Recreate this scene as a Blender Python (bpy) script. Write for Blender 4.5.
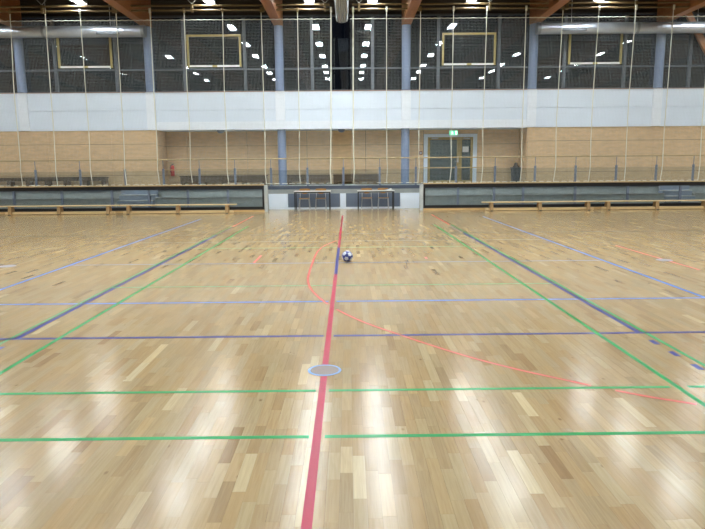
import bpy, bmesh, math, random
import numpy as np
from mathutils import Vector, Matrix

random.seed(7)
for o in list(bpy.data.objects):
    bpy.data.objects.remove(o)
SC = bpy.context.scene
COL = SC.collection

# ------------------------------------------------------------------ camera
W, H = 705, 529
F_PX, PITCH, YAW, ROLL = 610.2, 0.1582, 0.0058, -0.0084
CAM = Vector((0.2009, 0.0, 1.5866))


def cam_axes():
    cy, sy = math.cos(YAW), math.sin(YAW)
    fwd = Vector((sy * math.cos(PITCH), cy * math.cos(PITCH), -math.sin(PITCH)))
    r = Vector((cy, -sy, 0))
    u = r.cross(fwd)
    c, s = math.cos(ROLL), math.sin(ROLL)
    return c * r + s * u, -s * r + c * u, fwd


R_, U_, F_ = cam_axes()
cam_data = bpy.data.cameras.new('camera')
cam = bpy.data.objects.new('camera', cam_data)
COL.objects.link(cam)
m = Matrix((R_, U_, -F_)).transposed().to_4x4()
m.translation = CAM
cam.matrix_world = m
cam_data.sensor_fit = 'HORIZONTAL'
cam_data.sensor_width = 36.0
cam_data.lens = F_PX / W * 36.0
cam_data.clip_start = 0.05
cam_data.clip_end = 200
SC.camera = cam

# ------------------------------------------------------------------ world, exposure
world = bpy.data.worlds.new('night')
SC.world = world
world.use_nodes = True
bg = world.node_tree.nodes['Background']
bg.inputs[0].default_value = (0.004, 0.005, 0.008, 1)
bg.inputs[1].default_value = 1.0
SC.view_settings.view_transform = 'Standard'
SC.view_settings.look = 'None'
SC.view_settings.gamma = 1.0
SC.view_settings.use_curve_mapping = False
SC.view_settings.exposure = 0.0
LAMP_STRENGTH = 106.0


def ray(x, y):
    return F_ + (x - W / 2) / F_PX * R_ - (y - H / 2) / F_PX * U_


def on_floor(x, y, z=0.0):
    d = ray(x, y)
    return CAM + d * ((z - CAM.z) / d.z)


def on_wall(x, y, Y):
    d = ray(x, y)
    return CAM + d * (Y / d.y)


# ------------------------------------------------------------------ materials
MATS = {}


def mat(name, rgb, rough=0.5, metal=0.0, vary=0.06, scale=6.0, bump=0.0, stretch=(1, 1, 1), spec=0.5):
    """plain surface with a little procedural unevenness"""
    if name in MATS:
        return MATS[name]
    M = bpy.data.materials.new(name)
    M.use_nodes = True
    nt = M.node_tree
    b = nt.nodes['Principled BSDF']
    b.inputs['Roughness'].default_value = rough
    b.inputs['Metallic'].default_value = metal
    b.inputs['Specular IOR Level'].default_value = spec
    geo = nt.nodes.new('ShaderNodeNewGeometry')
    mp = nt.nodes.new('ShaderNodeMapping')
    mp.inputs['Scale'].default_value = stretch
    nz = nt.nodes.new('ShaderNodeTexNoise')
    nz.inputs['Scale'].default_value = scale
    nz.inputs['Detail'].default_value = 4
    nt.links.new(geo.outputs['Position'], mp.inputs['Vector'])
    nt.links.new(mp.outputs['Vector'], nz.inputs['Vector'])
    rp = nt.nodes.new('ShaderNodeValToRGB')
    rp.color_ramp.elements[0].position = 0.3
    rp.color_ramp.elements[1].position = 0.7
    rp.color_ramp.elements[0].color = tuple(max(0, c * (1 - vary)) for c in rgb) + (1,)
    rp.color_ramp.elements[1].color = tuple(min(1, c * (1 + vary)) for c in rgb) + (1,)
    nt.links.new(nz.outputs['Fac'], rp.inputs['Fac'])
    nt.links.new(rp.outputs['Color'], b.inputs['Base Color'])
    if bump:
        bp = nt.nodes.new('ShaderNodeBump')
        bp.inputs['Strength'].default_value = bump
        bp.inputs['Distance'].default_value = 0.01
        nt.links.new(nz.outputs['Fac'], bp.inputs['Height'])
        nt.links.new(bp.outputs['Normal'], b.inputs['Normal'])
    MATS[name] = M
    return M


def srgb(r, g, b):
    def f(c):
        c /= 255
        return c / 12.92 if c <= 0.04045 else ((c + 0.055) / 1.055) ** 2.4
    return (f(r), f(g), f(b))


def emission(name, rgb, strength):
    M = bpy.data.materials.new(name)
    M.use_nodes = True
    nt = M.node_tree
    nt.nodes.remove(nt.nodes['Principled BSDF'])
    e = nt.nodes.new('ShaderNodeEmission')
    e.inputs['Color'].default_value = rgb + (1,)
    e.inputs['Strength'].default_value = strength
    nt.links.new(e.outputs[0], nt.nodes['Material Output'].inputs['Surface'])
    return M


def glass(name, ior=1.5, tint=(0.95, 0.97, 0.97)):
    M = bpy.data.materials.new(name)
    M.use_nodes = True
    nt = M.node_tree
    nt.nodes.remove(nt.nodes['Principled BSDF'])
    t = nt.nodes.new('ShaderNodeBsdfTransparent')
    t.inputs['Color'].default_value = tint + (1,)
    g = nt.nodes.new('ShaderNodeBsdfGlossy')
    g.inputs['Roughness'].default_value = 0.015
    g.inputs['Color'].default_value = (0.95, 0.97, 1.0, 1)
    fr = nt.nodes.new('ShaderNodeFresnel')
    fr.inputs['IOR'].default_value = ior
    mx = nt.nodes.new('ShaderNodeMixShader')
    nt.links.new(fr.outputs[0], mx.inputs[0])
    nt.links.new(t.outputs[0], mx.inputs[1])
    nt.links.new(g.outputs[0], mx.inputs[2])
    nt.links.new(mx.outputs[0], nt.nodes['Material Output'].inputs['Surface'])
    return M


def parquet_material():
    M = bpy.data.materials.new('oak_parquet')
    M.use_nodes = True
    nt = M.node_tree
    L = nt.links.new
    b = nt.nodes['Principled BSDF']
    at = nt.nodes.new('ShaderNodeAttribute')
    at.attribute_name = 'tint'
    geo = nt.nodes.new('ShaderNodeNewGeometry')
    off = nt.nodes.new('ShaderNodeVectorMath')
    off.operation = 'MULTIPLY'
    off.inputs[1].default_value = (37.0, 91.0, 0.0)
    L(at.outputs['Color'], off.inputs[0])
    add = nt.nodes.new('ShaderNodeVectorMath')
    add.operation = 'ADD'
    L(geo.outputs['Position'], add.inputs[0])
    L(off.outputs[0], add.inputs[1])
    mp = nt.nodes.new('ShaderNodeMapping')
    mp.inputs['Scale'].default_value = (70, 3.5, 1)
    L(add.outputs[0], mp.inputs['Vector'])
    nz = nt.nodes.new('ShaderNodeTexNoise')
    nz.inputs['Scale'].default_value = 1.0
    nz.inputs['Detail'].default_value = 5
    nz.inputs['Distortion'].default_value = 0.6
    L(mp.outputs[0], nz.inputs['Vector'])
    ramp = nt.nodes.new('ShaderNodeValToRGB')
    cr = ramp.color_ramp
    stops = [(0.0, (136, 110, 76)), (0.12, (149, 125, 89)), (0.35, (160, 138, 101)), (0.65, (168, 147, 109)),
             (0.88, (178, 158, 120)), (1.0, (196, 178, 140))]
    cr.elements[0].position, cr.elements[0].color = 0.0, srgb(*stops[0][1]) + (1,)
    cr.elements[1].position, cr.elements[1].color = 1.0, srgb(*stops[-1][1]) + (1,)
    for p, c in stops[1:-1]:
        e = cr.elements.new(p)
        e.color = srgb(*c) + (1,)
    sep = nt.nodes.new('ShaderNodeSeparateColor')
    L(at.outputs['Color'], sep.inputs[0])
    L(sep.outputs[0], ramp.inputs['Fac'])
    gr = nt.nodes.new('ShaderNodeValToRGB')
    gr.color_ramp.elements[0].position = 0.28
    gr.color_ramp.elements[0].color = (0.84, 0.80, 0.75, 1)
    gr.color_ramp.elements[1].position = 0.62
    gr.color_ramp.elements[1].color = (1.04, 1.03, 1.02, 1)
    L(nz.outputs['Fac'], gr.inputs['Fac'])
    mul = nt.nodes.new('ShaderNodeMix')
    mul.data_type = 'RGBA'
    mul.blend_type = 'MULTIPLY'
    mul.inputs['Factor'].default_value = 0.8
    L(ramp.outputs['Color'], mul.inputs['A'])
    L(gr.outputs['Color'], mul.inputs['B'])
    # some staves are a warmer brown than others
    warm = nt.nodes.new('ShaderNodeMix')
    warm.data_type = 'RGBA'
    warm.inputs['A'].default_value = (0.99, 1.01, 1.02, 1)
    warm.inputs['B'].default_value = (1.02, 0.94, 0.83, 1)
    L(sep.outputs[1], warm.inputs['Factor'])
    mulw = nt.nodes.new('ShaderNodeMix')
    mulw.data_type = 'RGBA'
    mulw.blend_type = 'MULTIPLY'
    mulw.inputs['Factor'].default_value = 1.0
    L(mul.outputs['Result'], mulw.inputs['A'])
    L(warm.outputs['Result'], mulw.inputs['B'])
    # small dark knots
    mpk = nt.nodes.new('ShaderNodeMapping')
    mpk.inputs['Scale'].default_value = (9, 5, 1)
    L(add.outputs[0], mpk.inputs['Vector'])
    vo = nt.nodes.new('ShaderNodeTexVoronoi')
    vo.inputs['Scale'].default_value = 0.55
    L(mpk.outputs[0], vo.inputs['Vector'])
    kr = nt.nodes.new('ShaderNodeValToRGB')
    kr.color_ramp.elements[0].position = 0.02
    kr.color_ramp.elements[0].color = (0.45, 0.36, 0.28, 1)
    kr.color_ramp.elements[1].position = 0.075
    kr.color_ramp.elements[1].color = (1, 1, 1, 1)
    L(vo.outputs['Distance'], kr.inputs['Fac'])
    mul2 = nt.nodes.new('ShaderNodeMix')
    mul2.data_type = 'RGBA'
    mul2.blend_type = 'MULTIPLY'
    mul2.inputs['Factor'].default_value = 0.8
    L(mulw.outputs['Result'], mul2.inputs['A'])
    L(kr.outputs['Color'], mul2.inputs['B'])
    L(mul2.outputs['Result'], b.inputs['Base Color'])
    b.inputs['Roughness'].default_value = 0.27
    b.inputs['Specular IOR Level'].default_value = 0.36
    wv = nt.nodes.new('ShaderNodeTexNoise')
    wv.inputs['Scale'].default_value = 3.0
    rr = nt.nodes.new('ShaderNodeMapRange')
    rr.inputs['To Min'].default_value = 0.185
    rr.inputs['To Max'].default_value = 0.21
    L(geo.outputs['Position'], wv.inputs['Vector'])
    L(wv.outputs['Fac'], rr.inputs['Value'])
    L(rr.outputs['Result'], b.inputs['Roughness'])
    return M


def perforated_panel(name, rgb):
    """birch plywood drilled with fine sound holes"""
    M = bpy.data.materials.new(name)
    M.use_nodes = True
    nt = M.node_tree
    L = nt.links.new
    b = nt.nodes['Principled BSDF']
    b.inputs['Roughness'].default_value = 0.55
    geo = nt.nodes.new('ShaderNodeNewGeometry')
    mp = nt.nodes.new('ShaderNodeMapping')
    mp.inputs['Scale'].default_value = (2.5, 2.5, 9)
    L(geo.outputs['Position'], mp.inputs['Vector'])
    nz = nt.nodes.new('ShaderNodeTexNoise')
    nz.inputs['Scale'].default_value = 1.2
    nz.inputs['Detail'].default_value = 6
    L(mp.outputs[0], nz.inputs['Vector'])
    rp = nt.nodes.new('ShaderNodeValToRGB')
    rp.color_ramp.elements[0].position = 0.3
    rp.color_ramp.elements[1].position = 0.7
    rp.color_ramp.elements[0].color = tuple(c * 0.88 for c in rgb) + (1,)
    rp.color_ramp.elements[1].color = tuple(min(1, c * 1.08) for c in rgb) + (1,)
    L(nz.outputs['Fac'], rp.inputs['Fac'])
    vo = nt.nodes.new('ShaderNodeTexVoronoi')
    vo.inputs['Scale'].default_value = 30
    vo.inputs['Randomness'].default_value = 0.0
    L(geo.outputs['Position'], vo.inputs['Vector'])
    kr = nt.nodes.new('ShaderNodeValToRGB')
    kr.color_ramp.elements[0].position = 0.16
    kr.color_ramp.elements[0].color = (0.35, 0.3, 0.25, 1)
    kr.color_ramp.elements[1].position = 0.24
    kr.color_ramp.elements[1].color = (1, 1, 1, 1)
    L(vo.outputs['Distance'], kr.inputs['Fac'])
    mul = nt.nodes.new('ShaderNodeMix')
    mul.data_type = 'RGBA'
    mul.blend_type = 'MULTIPLY'
    mul.inputs['Factor'].default_value = 1.0
    L(rp.outputs['Color'], mul.inputs['A'])
    L(kr.outputs['Color'], mul.inputs['B'])
    L(mul.outputs['Result'], b.inputs['Base Color'])
    return M


PARQUET = parquet_material()
BIRCH = perforated_panel('perforated_birch', srgb(222, 190, 146))
M_SLAB = mat('subfloor', srgb(95, 75, 52), 0.7)
M_WHITE = mat('white_render', srgb(224, 235, 247), 0.6, vary=0.02, scale=1.5)
M_PIER = mat('white_pier', srgb(236, 243, 251), 0.5, vary=0.02)
M_COL = mat('blue_grey_paint', srgb(126, 142, 172), 0.4, vary=0.03)
M_STEELGREY = mat('grey_steel', srgb(112, 122, 140), 0.4, metal=0.2, vary=0.04)
M_MULL = mat('window_grey', srgb(82, 88, 96), 0.4, vary=0.04)
M_YEL = mat('yellow_sash', srgb(172, 154, 88), 0.45, vary=0.06)
M_GLULAM = mat('glulam', srgb(150, 98, 56), 0.5, vary=0.14, scale=3, stretch=(6, 0.6, 10))
M_DARKCEIL = mat('dark_ceiling', srgb(58, 50, 46), 0.8, vary=0.2, scale=8)
M_DARKBOARD = mat('dark_board', srgb(52, 46, 44), 0.7, vary=0.2, scale=4, stretch=(0.5, 1, 8))
M_CONC = mat('concrete', srgb(158, 164, 162), 0.75, vary=0.10, scale=4, bump=0.2)
M_CONC2 = mat('concrete_edge', srgb(176, 180, 178), 0.7, vary=0.08, scale=5)
M_STAIR = mat('stair_blue_grey', srgb(138, 150, 166), 0.6, vary=0.05)
M_BLACK = mat('black_frame', srgb(22, 22, 24), 0.4, vary=0.1)
M_CAP = mat('birch_cap', srgb(196, 168, 124), 0.5, vary=0.10, scale=5, stretch=(1, 6, 6))
M_KICK = mat('birch_kick', srgb(198, 164, 114), 0.45, vary=0.10, scale=5, stretch=(1, 6, 6))
M_BENCH = mat('bench_pine', srgb(216, 190, 142), 0.4, vary=0.08, scale=4, stretch=(1, 10, 10))
M_BENCHLEG = mat('bench_leg_wood', srgb(166, 134, 90), 0.5, vary=0.1)
M_RAILWOOD = mat('rail_wood', srgb(178, 152, 102), 0.45, vary=0.1)
M_ROPE = mat('cream_rope', srgb(222, 222, 206), 0.8, vary=0.08, scale=40)
M_NET = mat('net_cord', srgb(190, 200, 200), 0.8, vary=0.06)
M_BRASS = mat('brass_pipe', srgb(112, 94, 62), 0.5, metal=0.2, vary=0.08)
M_DUCT = mat('galvanised', srgb(190, 196, 206), 0.36, metal=0.75, vary=0.06, scale=3)
M_DUCTEND = mat('galvanised_ring', srgb(150, 156, 166), 0.4, metal=0.7)
M_GRILLE = mat('grille_dark', srgb(60, 62, 66), 0.5)
M_LAMPBODY = mat('lamp_white', srgb(225, 226, 228), 0.4, vary=0.02)
M_CURTAIN = mat('curtain_grey', srgb(168, 171, 176), 0.7, vary=0.05)
M_DARKWOOD = mat('dark_wood', srgb(102, 82, 60), 0.55, vary=0.15, scale=5)
M_CHAIRWOOD = mat('chair_ply', srgb(184, 136, 72), 0.4, vary=0.1, scale=6)
M_CHROME = mat('chair_steel', srgb(196, 200, 204), 0.3, metal=0.6, vary=0.02)
M_TABLETOP = mat('table_laminate', srgb(214, 216, 214), 0.35, vary=0.02)
M_PANELBLUE = mat('slate_panel', srgb(96, 108, 126), 0.5, vary=0.04)
M_OLIVE = mat('oak_door_frame', srgb(160, 138, 78), 0.5, vary=0.08)
M_RED = mat('extinguisher_red', srgb(196, 44, 38), 0.3, vary=0.04)
M_PAPER = mat('paper_white', srgb(235, 236, 232), 0.7, vary=0.02)
M_BIN = mat('bin_slate', srgb(66, 72, 80), 0.5, vary=0.06)
M_BAG = mat('bag_dark', srgb(70, 52, 48), 0.5, vary=0.2, scale=20)
M_SIDEWALL = mat('side_wall_wood', srgb(150, 120, 84), 0.6, vary=0.1)
M_LIDGREY = mat('socket_lid', srgb(136, 122, 114), 0.6, vary=0.05, scale=30)
G_WIN = glass('dark_window_glass', 1.58, (0.85, 0.9, 0.92))
G_CLEAR = glass('clear_pane', 1.45, (0.90, 0.93, 0.94))
G_RAIL = glass('rail_pane', 1.4, (0.88, 0.90, 0.90))
LINE_COLS = {
    'red': mat('line_red', srgb(168, 26, 58), 0.32, vary=0.05, spec=0.22),
    'thinred': mat('line_thin_red', srgb(200, 88, 74), 0.35, vary=0.05, spec=0.22),
    'green': mat('line_green', srgb(16, 142, 70), 0.32, vary=0.05, spec=0.22),
    'palegreen': mat('line_pale_green', srgb(72, 142, 80), 0.35, vary=0.06, spec=0.22),
    'blue': mat('line_blue', srgb(16, 28, 118), 0.32, vary=0.05, spec=0.22),
    'lightblue': mat('line_light_blue', srgb(62, 114, 196), 0.32, vary=0.05, spec=0.22),
    'middleblue': mat('line_middle_blue', srgb(74, 96, 132), 0.35, vary=0.06, spec=0.22),
    'paleblue': mat('line_pale_blue', srgb(100, 100, 96), 0.35, vary=0.06, spec=0.22),
    'grey': mat('line_grey', srgb(48, 40, 36), 0.4, vary=0.06, spec=0.22),
}


# ------------------------------------------------------------------ mesh helpers
class MB:
    def __init__(s):
        s.v, s.f, s.smooth = [], [], []

    def _add(s, vs, fs, smooth=False):
        n = len(s.v)
        s.v += [tuple(v) for v in vs]
        s.f += [tuple(i + n for i in f) for f in fs]
        s.smooth += [smooth] * len(fs)
        return s

    def box(s, x0, x1, y0, y1, z0, z1):
        v = [(x0, y0, z0), (x1, y0, z0), (x1, y1, z0), (x0, y1, z0), (x0, y0, z1), (x1, y0, z1), (x1, y1, z1), (x0, y1, z1)]
        f = [(3, 2, 1, 0), (4, 5, 6, 7), (0, 1, 5, 4), (1, 2, 6, 5), (2, 3, 7, 6), (3, 0, 4, 7)]
        return s._add(v, f)

    def bevbox(s, x0, x1, y0, y1, z0, z1, b=0.01):
        """box with chamfered edges on all sides"""
        bm = bmesh.new()
        bmesh.ops.create_cube(bm, size=1)
        for v in bm.verts:
            v.co = Vector(((x0 + x1) / 2 + v.co.x * (x1 - x0), (y0 + y1) / 2 + v.co.y * (y1 - y0), (z0 + z1) / 2 + v.co.z * (z1 - z0)))
        bmesh.ops.bevel(bm, geom=list(bm.edges), offset=b, segments=2, affect='EDGES', profile=0.6)
        bm.verts.index_update()
        s._add([v.co for v in bm.verts], [[v.index for v in f.verts] for f in bm.faces])
        bm.free()
        return s

    def tube(s, pts, r, n=8, cap=True):
        """round tube through points; r number or list"""
        pts = [Vector(p) for p in pts]
        rs = r if isinstance(r, (list, tuple)) else [r] * len(pts)
        rings, base = [], []
        prev = None
        for i, p in enumerate(pts):
            a = pts[max(i - 1, 0)]
            c = pts[min(i + 1, len(pts) - 1)]
            t = (c - a).normalized()
            if prev is None:
                ref = Vector((0, 0, 1)) if abs(t.z) < 0.9 else Vector((1, 0, 0))
                nrm = t.cross(ref).normalized()
            else:
                nrm = (prev - t * prev.dot(t)).normalized()
            prev = nrm
            bn = t.cross(nrm)
            rings.append([p + (nrm * math.cos(2 * math.pi * k / n) + bn * math.sin(2 * math.pi * k / n)) * rs[i] for k in range(n)])
        vs = [v for rg in rings for v in rg]
        fs = []
        for i in range(len(rings) - 1):
            for k in range(n):
                a, b2 = i * n + k, i * n + (k + 1) % n
                fs.append((a, b2, b2 + n, a + n))
        s._add(vs, fs, True)
        if cap:
            s._add(rings[0], [tuple(range(n))])
            s._add(rings[-1], [tuple(reversed(range(n)))])
        return s

    def lathe(s, prof, cx, cy, n=20):
        """prof list of (radius, z)"""
        vs, fs = [], []
        for (r, z) in prof:
            for k in range(n):
                a = 2 * math.pi * k / n
                vs.append((cx + r * math.cos(a), cy + r * math.sin(a), z))
        for i in range(len(prof) - 1):
            for k in range(n):
                a, b2 = i * n + k, i * n + (k + 1) % n
                fs.append((a, b2, b2 + n, a + n))
        s._add(vs, fs, True)
        s._add(vs[:n], [tuple(reversed(range(n)))])
        s._add(vs[-n:], [tuple(range(n))])
        return s

    def prism(s, poly, axis, a0, a1):
        """extrude a 2-D polygon; axis 'x': poly (y,z), 'y': poly (x,z), 'z': poly (x,y)"""
        def P(u, v, a):
            return {'x': (a, u, v), 'y': (u, a, v), 'z': (u, v, a)}[axis]
        n = len(poly)
        vs = [P(u, v, a0) for u, v in poly] + [P(u, v, a1) for u, v in poly]
        fs = [tuple(range(n)), tuple(reversed(range(n, 2 * n)))]
        fs += [(i + n, (i + 1) % n + n, (i + 1) % n, i) for i in range(n)]
        return s._add(vs, fs)

    def mesh(s, name, origin=(0, 0, 0)):
        me = bpy.data.meshes.new(name)
        ox, oy, oz = origin
        me.from_pydata([(a - ox, b - oy, c - oz) for a, b, c in s.v], [], s.f)
        me.polygons.foreach_set('use_smooth', s.smooth)
        bm = bmesh.new()
        bm.from_mesh(me)
        bmesh.ops.recalc_face_normals(bm, faces=bm.faces)
        bm.to_mesh(me)
        bm.free()
        return me


ORIG = {}


def thing(name, label, cat, loc=(0, 0, 0), group=None, kind=None):
    o = bpy.data.objects.new(name, None)
    COL.objects.link(o)
    o.location = loc
    o.empty_display_size = 0.2
    ORIG[o] = tuple(loc)
    if label:
        o['label'] = label
    if cat:
        o['category'] = cat
    if group:
        o['group'] = group
    if kind:
        o['kind'] = kind
    return o


def part(name, mb, material, parent, label=None, kind=None):
    org = ORIG[parent]
    o = bpy.data.objects.new(name, mb.mesh(name, org))
    COL.objects.link(o)
    o.data.materials.append(material)
    o.parent = parent
    ORIG[o] = org
    if label:
        o['label'] = label
    if kind:
        o['kind'] = kind
    return o


def solo(name, mb, material, loc, label=None, cat=None, group=None, kind=None):
    """a thing that is one mesh"""
    o = bpy.data.objects.new(name, mb.mesh(name, loc))
    COL.objects.link(o)
    o.location = loc
    o.data.materials.append(material)
    ORIG[o] = tuple(loc)
    if label:
        o['label'] = label
    if cat:
        o['category'] = cat
    if group:
        o['group'] = group
    if kind:
        o['kind'] = kind
    return o


def copy_tree(o, loc, label=None):
    d = Vector(loc)
    c = o.copy()
    COL.objects.link(c)
    c.location = d
    if label:
        c['label'] = label

    def rec(src, dst):
        for ch in src.children:
            k = ch.copy()
            COL.objects.link(k)
            k.parent = dst
            rec(ch, k)
    rec(o, c)
    return c


# ------------------------------------------------------------------ main dimensions
XL, XR = -22.0, 22.0          # side walls
Y0 = -2.6                     # wall behind the camera
Y_BAR = 22.45                 # glazed barrier in front of the stand
Y_EDGE = 23.6                 # gallery front edge
Y_WALL = 24.7                 # panelled wall, spandrel and windows
Y_REC = 25.95                 # back of the recess
Z_GAL = 0.89
Z_BAND0, Z_BAND1 = 3.10, 4.53
Z_WINTOP = 6.98              # underside of the roof beams
Z_HEAD = 7.42                # head of the windows
Z_CEIL = 8.05
COLX = [-17.45, -12.5, -7.5, -2.44, 2.5, 7.45, 12.4, 17.35]
REC0, REC1 = -7.38, 7.36
BAR_L, BAR_R = -2.87, 2.94    # ends of the two glazed barriers

# ------------------------------------------------------------------ floor
floor = solo('floor', MB().box(XL, XR, Y0, 26.1, -0.12, -0.003), M_SLAB, (0, 0, 0), kind='structure')
floor['label'] = 'glossy oak parquet sports floor with coloured court lines'

SW, GAP, TH = 0.0667, 0.0007, 0.003
rng = np.random.default_rng(3)
staves = []
nx = int((XR - XL) / SW)
for i in range(nx):
    x0 = XL + i * SW
    ymax = 22.43 if (x0 + SW < BAR_L or x0 > BAR_R) else 23.58
    y = Y0 - rng.uniform(0, 0.45)
    while y < ymax:
        ln = rng.uniform(0.30, 0.56)
        a, b_ = max(y, Y0), min(y + ln, ymax)
        if b_ - a > 0.02:
            staves.append((x0, x0 + SW, a, b_, 0.0))
        y += ln
staves = np.array(staves)
tint = rng.uniform(0, 1, (len(staves), 3))
tint[:, 0] = np.clip(0.5 + rng.normal(0, 0.18, len(staves)), 0.06, 1)


def stave_arrays(S):
    n = len(S)
    g = GAP / 2
    x0, x1, y0, y1, dz = S[:, 0] + g, S[:, 1] - g, S[:, 2] + g, S[:, 3] - g, S[:, 4]
    zt = np.minimum(dz, 0.0)
    zb = np.full(n, -TH)
    v = np.stack([np.stack([x0, y0, zb], 1), np.stack([x1, y0, zb], 1), np.stack([x1, y1, zb], 1), np.stack([x0, y1, zb], 1),
                  np.stack([x0, y0, zt], 1), np.stack([x1, y0, zt], 1), np.stack([x1, y1, zt], 1), np.stack([x0, y1, zt], 1)], 1).reshape(-1, 3)
    fq = np.array([(4, 5, 6, 7), (0, 1, 5, 4), (1, 2, 6, 5), (2, 3, 7, 6), (3, 0, 4, 7)])
    f = (fq[None] + (np.arange(n) * 8)[:, None, None]).reshape(-1, 4)
    return v, f


def stave_object(name, S, T):
    v, f = stave_arrays(S)
    org = np.zeros(3)
    me = bpy.data.meshes.new(name)
    me.vertices.add(len(v))
    me.vertices.foreach_set('co', (v - org).astype(np.float32).ravel())
    me.loops.add(f.size)
    me.loops.foreach_set('vertex_index', f.astype(np.int32).ravel())
    me.polygons.add(len(f))
    me.polygons.foreach_set('loop_start', (np.arange(len(f)) * 4).astype(np.int32))
    me.polygons.foreach_set('use_smooth', np.zeros(len(f), bool))
    at = me.attributes.new('tint', 'FLOAT_COLOR', 'FACE')
    c = np.ones((len(f), 4), np.float32)
    c[:, :3] = np.repeat(T, 5, 0)
    at.data.foreach_set('color', c.ravel())
    me.update(calc_edges=True)
    me.materials.append(PARQUET)
    o = bpy.data.objects.new(name, me)
    COL.objects.link(o)
    o.parent = floor
    return o


def project(p):
    d = Vector(p) - CAM
    z = d.dot(F_)
    return W / 2 + F_PX * d.dot(R_) / z, H / 2 - F_PX * d.dot(U_) / z


near = []
for i, s in enumerate(staves):
    if 2.0 < s[2] < 6 and abs(s[0]) < 5:
        cx, cy = (s[0] + s[1]) / 2, (s[2] + s[3]) / 2
        u, v = project((cx, cy, 0))
        if -8 < u < W + 8 and v < H + 4:
            near.append((cy, i))
near.sort()
pick = [i for _, i in near[:300]]
keep = np.ones(len(staves), bool)
keep[pick] = False
so = stave_object('parquet_staves', staves[keep], tint[keep])
so['kind'] = 'stuff'
for i in pick:
    stave_object('parquet_stave', staves[i:i + 1], tint[i:i + 1])

# ---- painted court lines (thin paint on the parquet)
ZP0, ZP1 = -0.0004, 0.0007


def line_y(x, y0, y1, w, col, label, dz=0.0):
    return part('court_line', MB().box(x - w / 2, x + w / 2, y0, y1, ZP0, ZP1 + dz), LINE_COLS[col], floor, label)


def line_x(y, x0, x1, w, col, label, gaps=(), dz=0.0):
    mb = MB()
    xs = [x0] + [g for gp in gaps for g in gp] + [x1]
    for a, b2 in zip(xs[::2], xs[1::2]):
        mb.box(a, b2, y - w / 2, y + w / 2, ZP0, ZP1 + dz)
    return part('court_line', mb, LINE_COLS[col], floor, label)


RG = ((-0.047, 0.047),)
DZ = 0.0002
line_y(0, Y0 + 0.5, 4.50, 0.05, 'red', 'red centre line', DZ)
line_y(0, 4.78, 9.05, 0.05, 'red', 'red centre line', DZ)
line_y(0, 9.05, 12.1, 0.05, 'blue', 'blue stretch of the centre line', DZ)
line_y(0, 12.1, 16.55, 0.05, 'red', 'red centre line', DZ)
line_y(0, 16.75, 20.28, 0.05, 'red', 'red centre line', DZ)
line_x(3.436, -3.05, 3.05, 0.04, 'green', 'green rear line', RG)
line_x(4.197, -3.05, 3.05, 0.04, 'green', 'green long service line', ((-2.64, -2.51),) + RG + ((2.51, 2.64),))
line_x(8.155, -3.05, 3.05, 0.04, 'palegreen', 'pale green service line')
line_x(12.14, -3.05, 3.05, 0.04, 'palegreen', 'pale green service line')
for sx in (-1, 1):
    line_y(sx * 2.565, 3.42, 16.83, 0.04, 'green', 'green inner sideline', DZ)
    line_y(sx * 3.032, 3.42, 16.83, 0.036, 'palegreen' if sx < 0 else 'green', 'thin green outer sideline')
    line_y(sx * 2.972, 5.66, 14.63, 0.05, 'blue', 'dark blue sideline', -DZ)
    line_y(sx * 4.485, 1.15, 19.4, 0.05, 'lightblue', 'light blue volleyball sideline', DZ)
    line_y(sx * 2.98, 16.7, 20.4, 0.05, 'thinred', 'short red line', 0)
    for k in range(5):
        for y in (5.32 - 0.345 * k, 14.98 + 0.345 * k):
            line_y(sx * 2.955, y - 0.065, y + 0.065, 0.05, 'blue', 'dark blue dash')
line_x(5.642, -7.5, 7.5, 0.05, 'blue', 'dark blue cross line', RG)
line_x(14.66, -12.5, 12.5, 0.09, 'grey', 'dark grey cross line', ())
line_x(7.154, -4.46, 4.46, 0.05, 'lightblue', 'light blue attack line', RG, -DZ)
line_x(10.148, -4.46, 4.46, 0.05, 'middleblue', 'pale blue middle line', RG, -DZ)
line_x(13.2, -4.46, 4.46, 0.05, 'paleblue', 'faint blue attack line', RG, -DZ)
line_y(-1.41, 10.2, 11.1, 0.045, 'thinred', 'short red mark')
line_y(1.555, 10.5, 10.72, 0.05, 'thinred', 'short red mark')
line_y(5.53, 9.1, 12.05, 0.05, 'thinred', 'short red line')


def ribbon(pts, w, col, label):
    mb = MB()
    P = [Vector((a, b2, 0)) for a, b2 in pts]
    vs, n = [], len(P)
    for i, p in enumerate(P):
        t = (P[min(i + 1, n - 1)] - P[max(i - 1, 0)]).normalized()
        q = Vector((-t.y, t.x, 0)) * w / 2
        vs += [(p.x - q.x, p.y - q.y, ZP1), (p.x + q.x, p.y + q.y, ZP1), (p.x + q.x, p.y + q.y, ZP0), (p.x - q.x, p.y - q.y, ZP0)]
    fs = []
    for i in range(n - 1):
        for k in range(4):
            fs.append((4 * i + k, 4 * i + (k + 1) % 4, 4 * i + 4 + (k + 1) % 4, 4 * i + 4 + k))
    mb._add(vs, fs)
    return part('court_line', mb, LINE_COLS[col], floor, label)


def catmull(pts, sub=6):
    out = []
    for i in range(len(pts) - 1):
        p0, p1, p2, p3 = pts[max(i - 1, 0)], pts[i], pts[i + 1], pts[min(i + 2, len(pts) - 1)]
        for k in range(sub):
            t = k / sub
            out.append(tuple(0.5 * (2 * p1[j] + (p2[j] - p0[j]) * t + (2 * p0[j] - 5 * p1[j] + 4 * p2[j] - p3[j]) * t * t
                                    + (3 * p1[j] - p0[j] - 3 * p2[j] + p3[j]) * t ** 3) for j in (0, 1)))
    return out + [pts[-1]]


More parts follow.
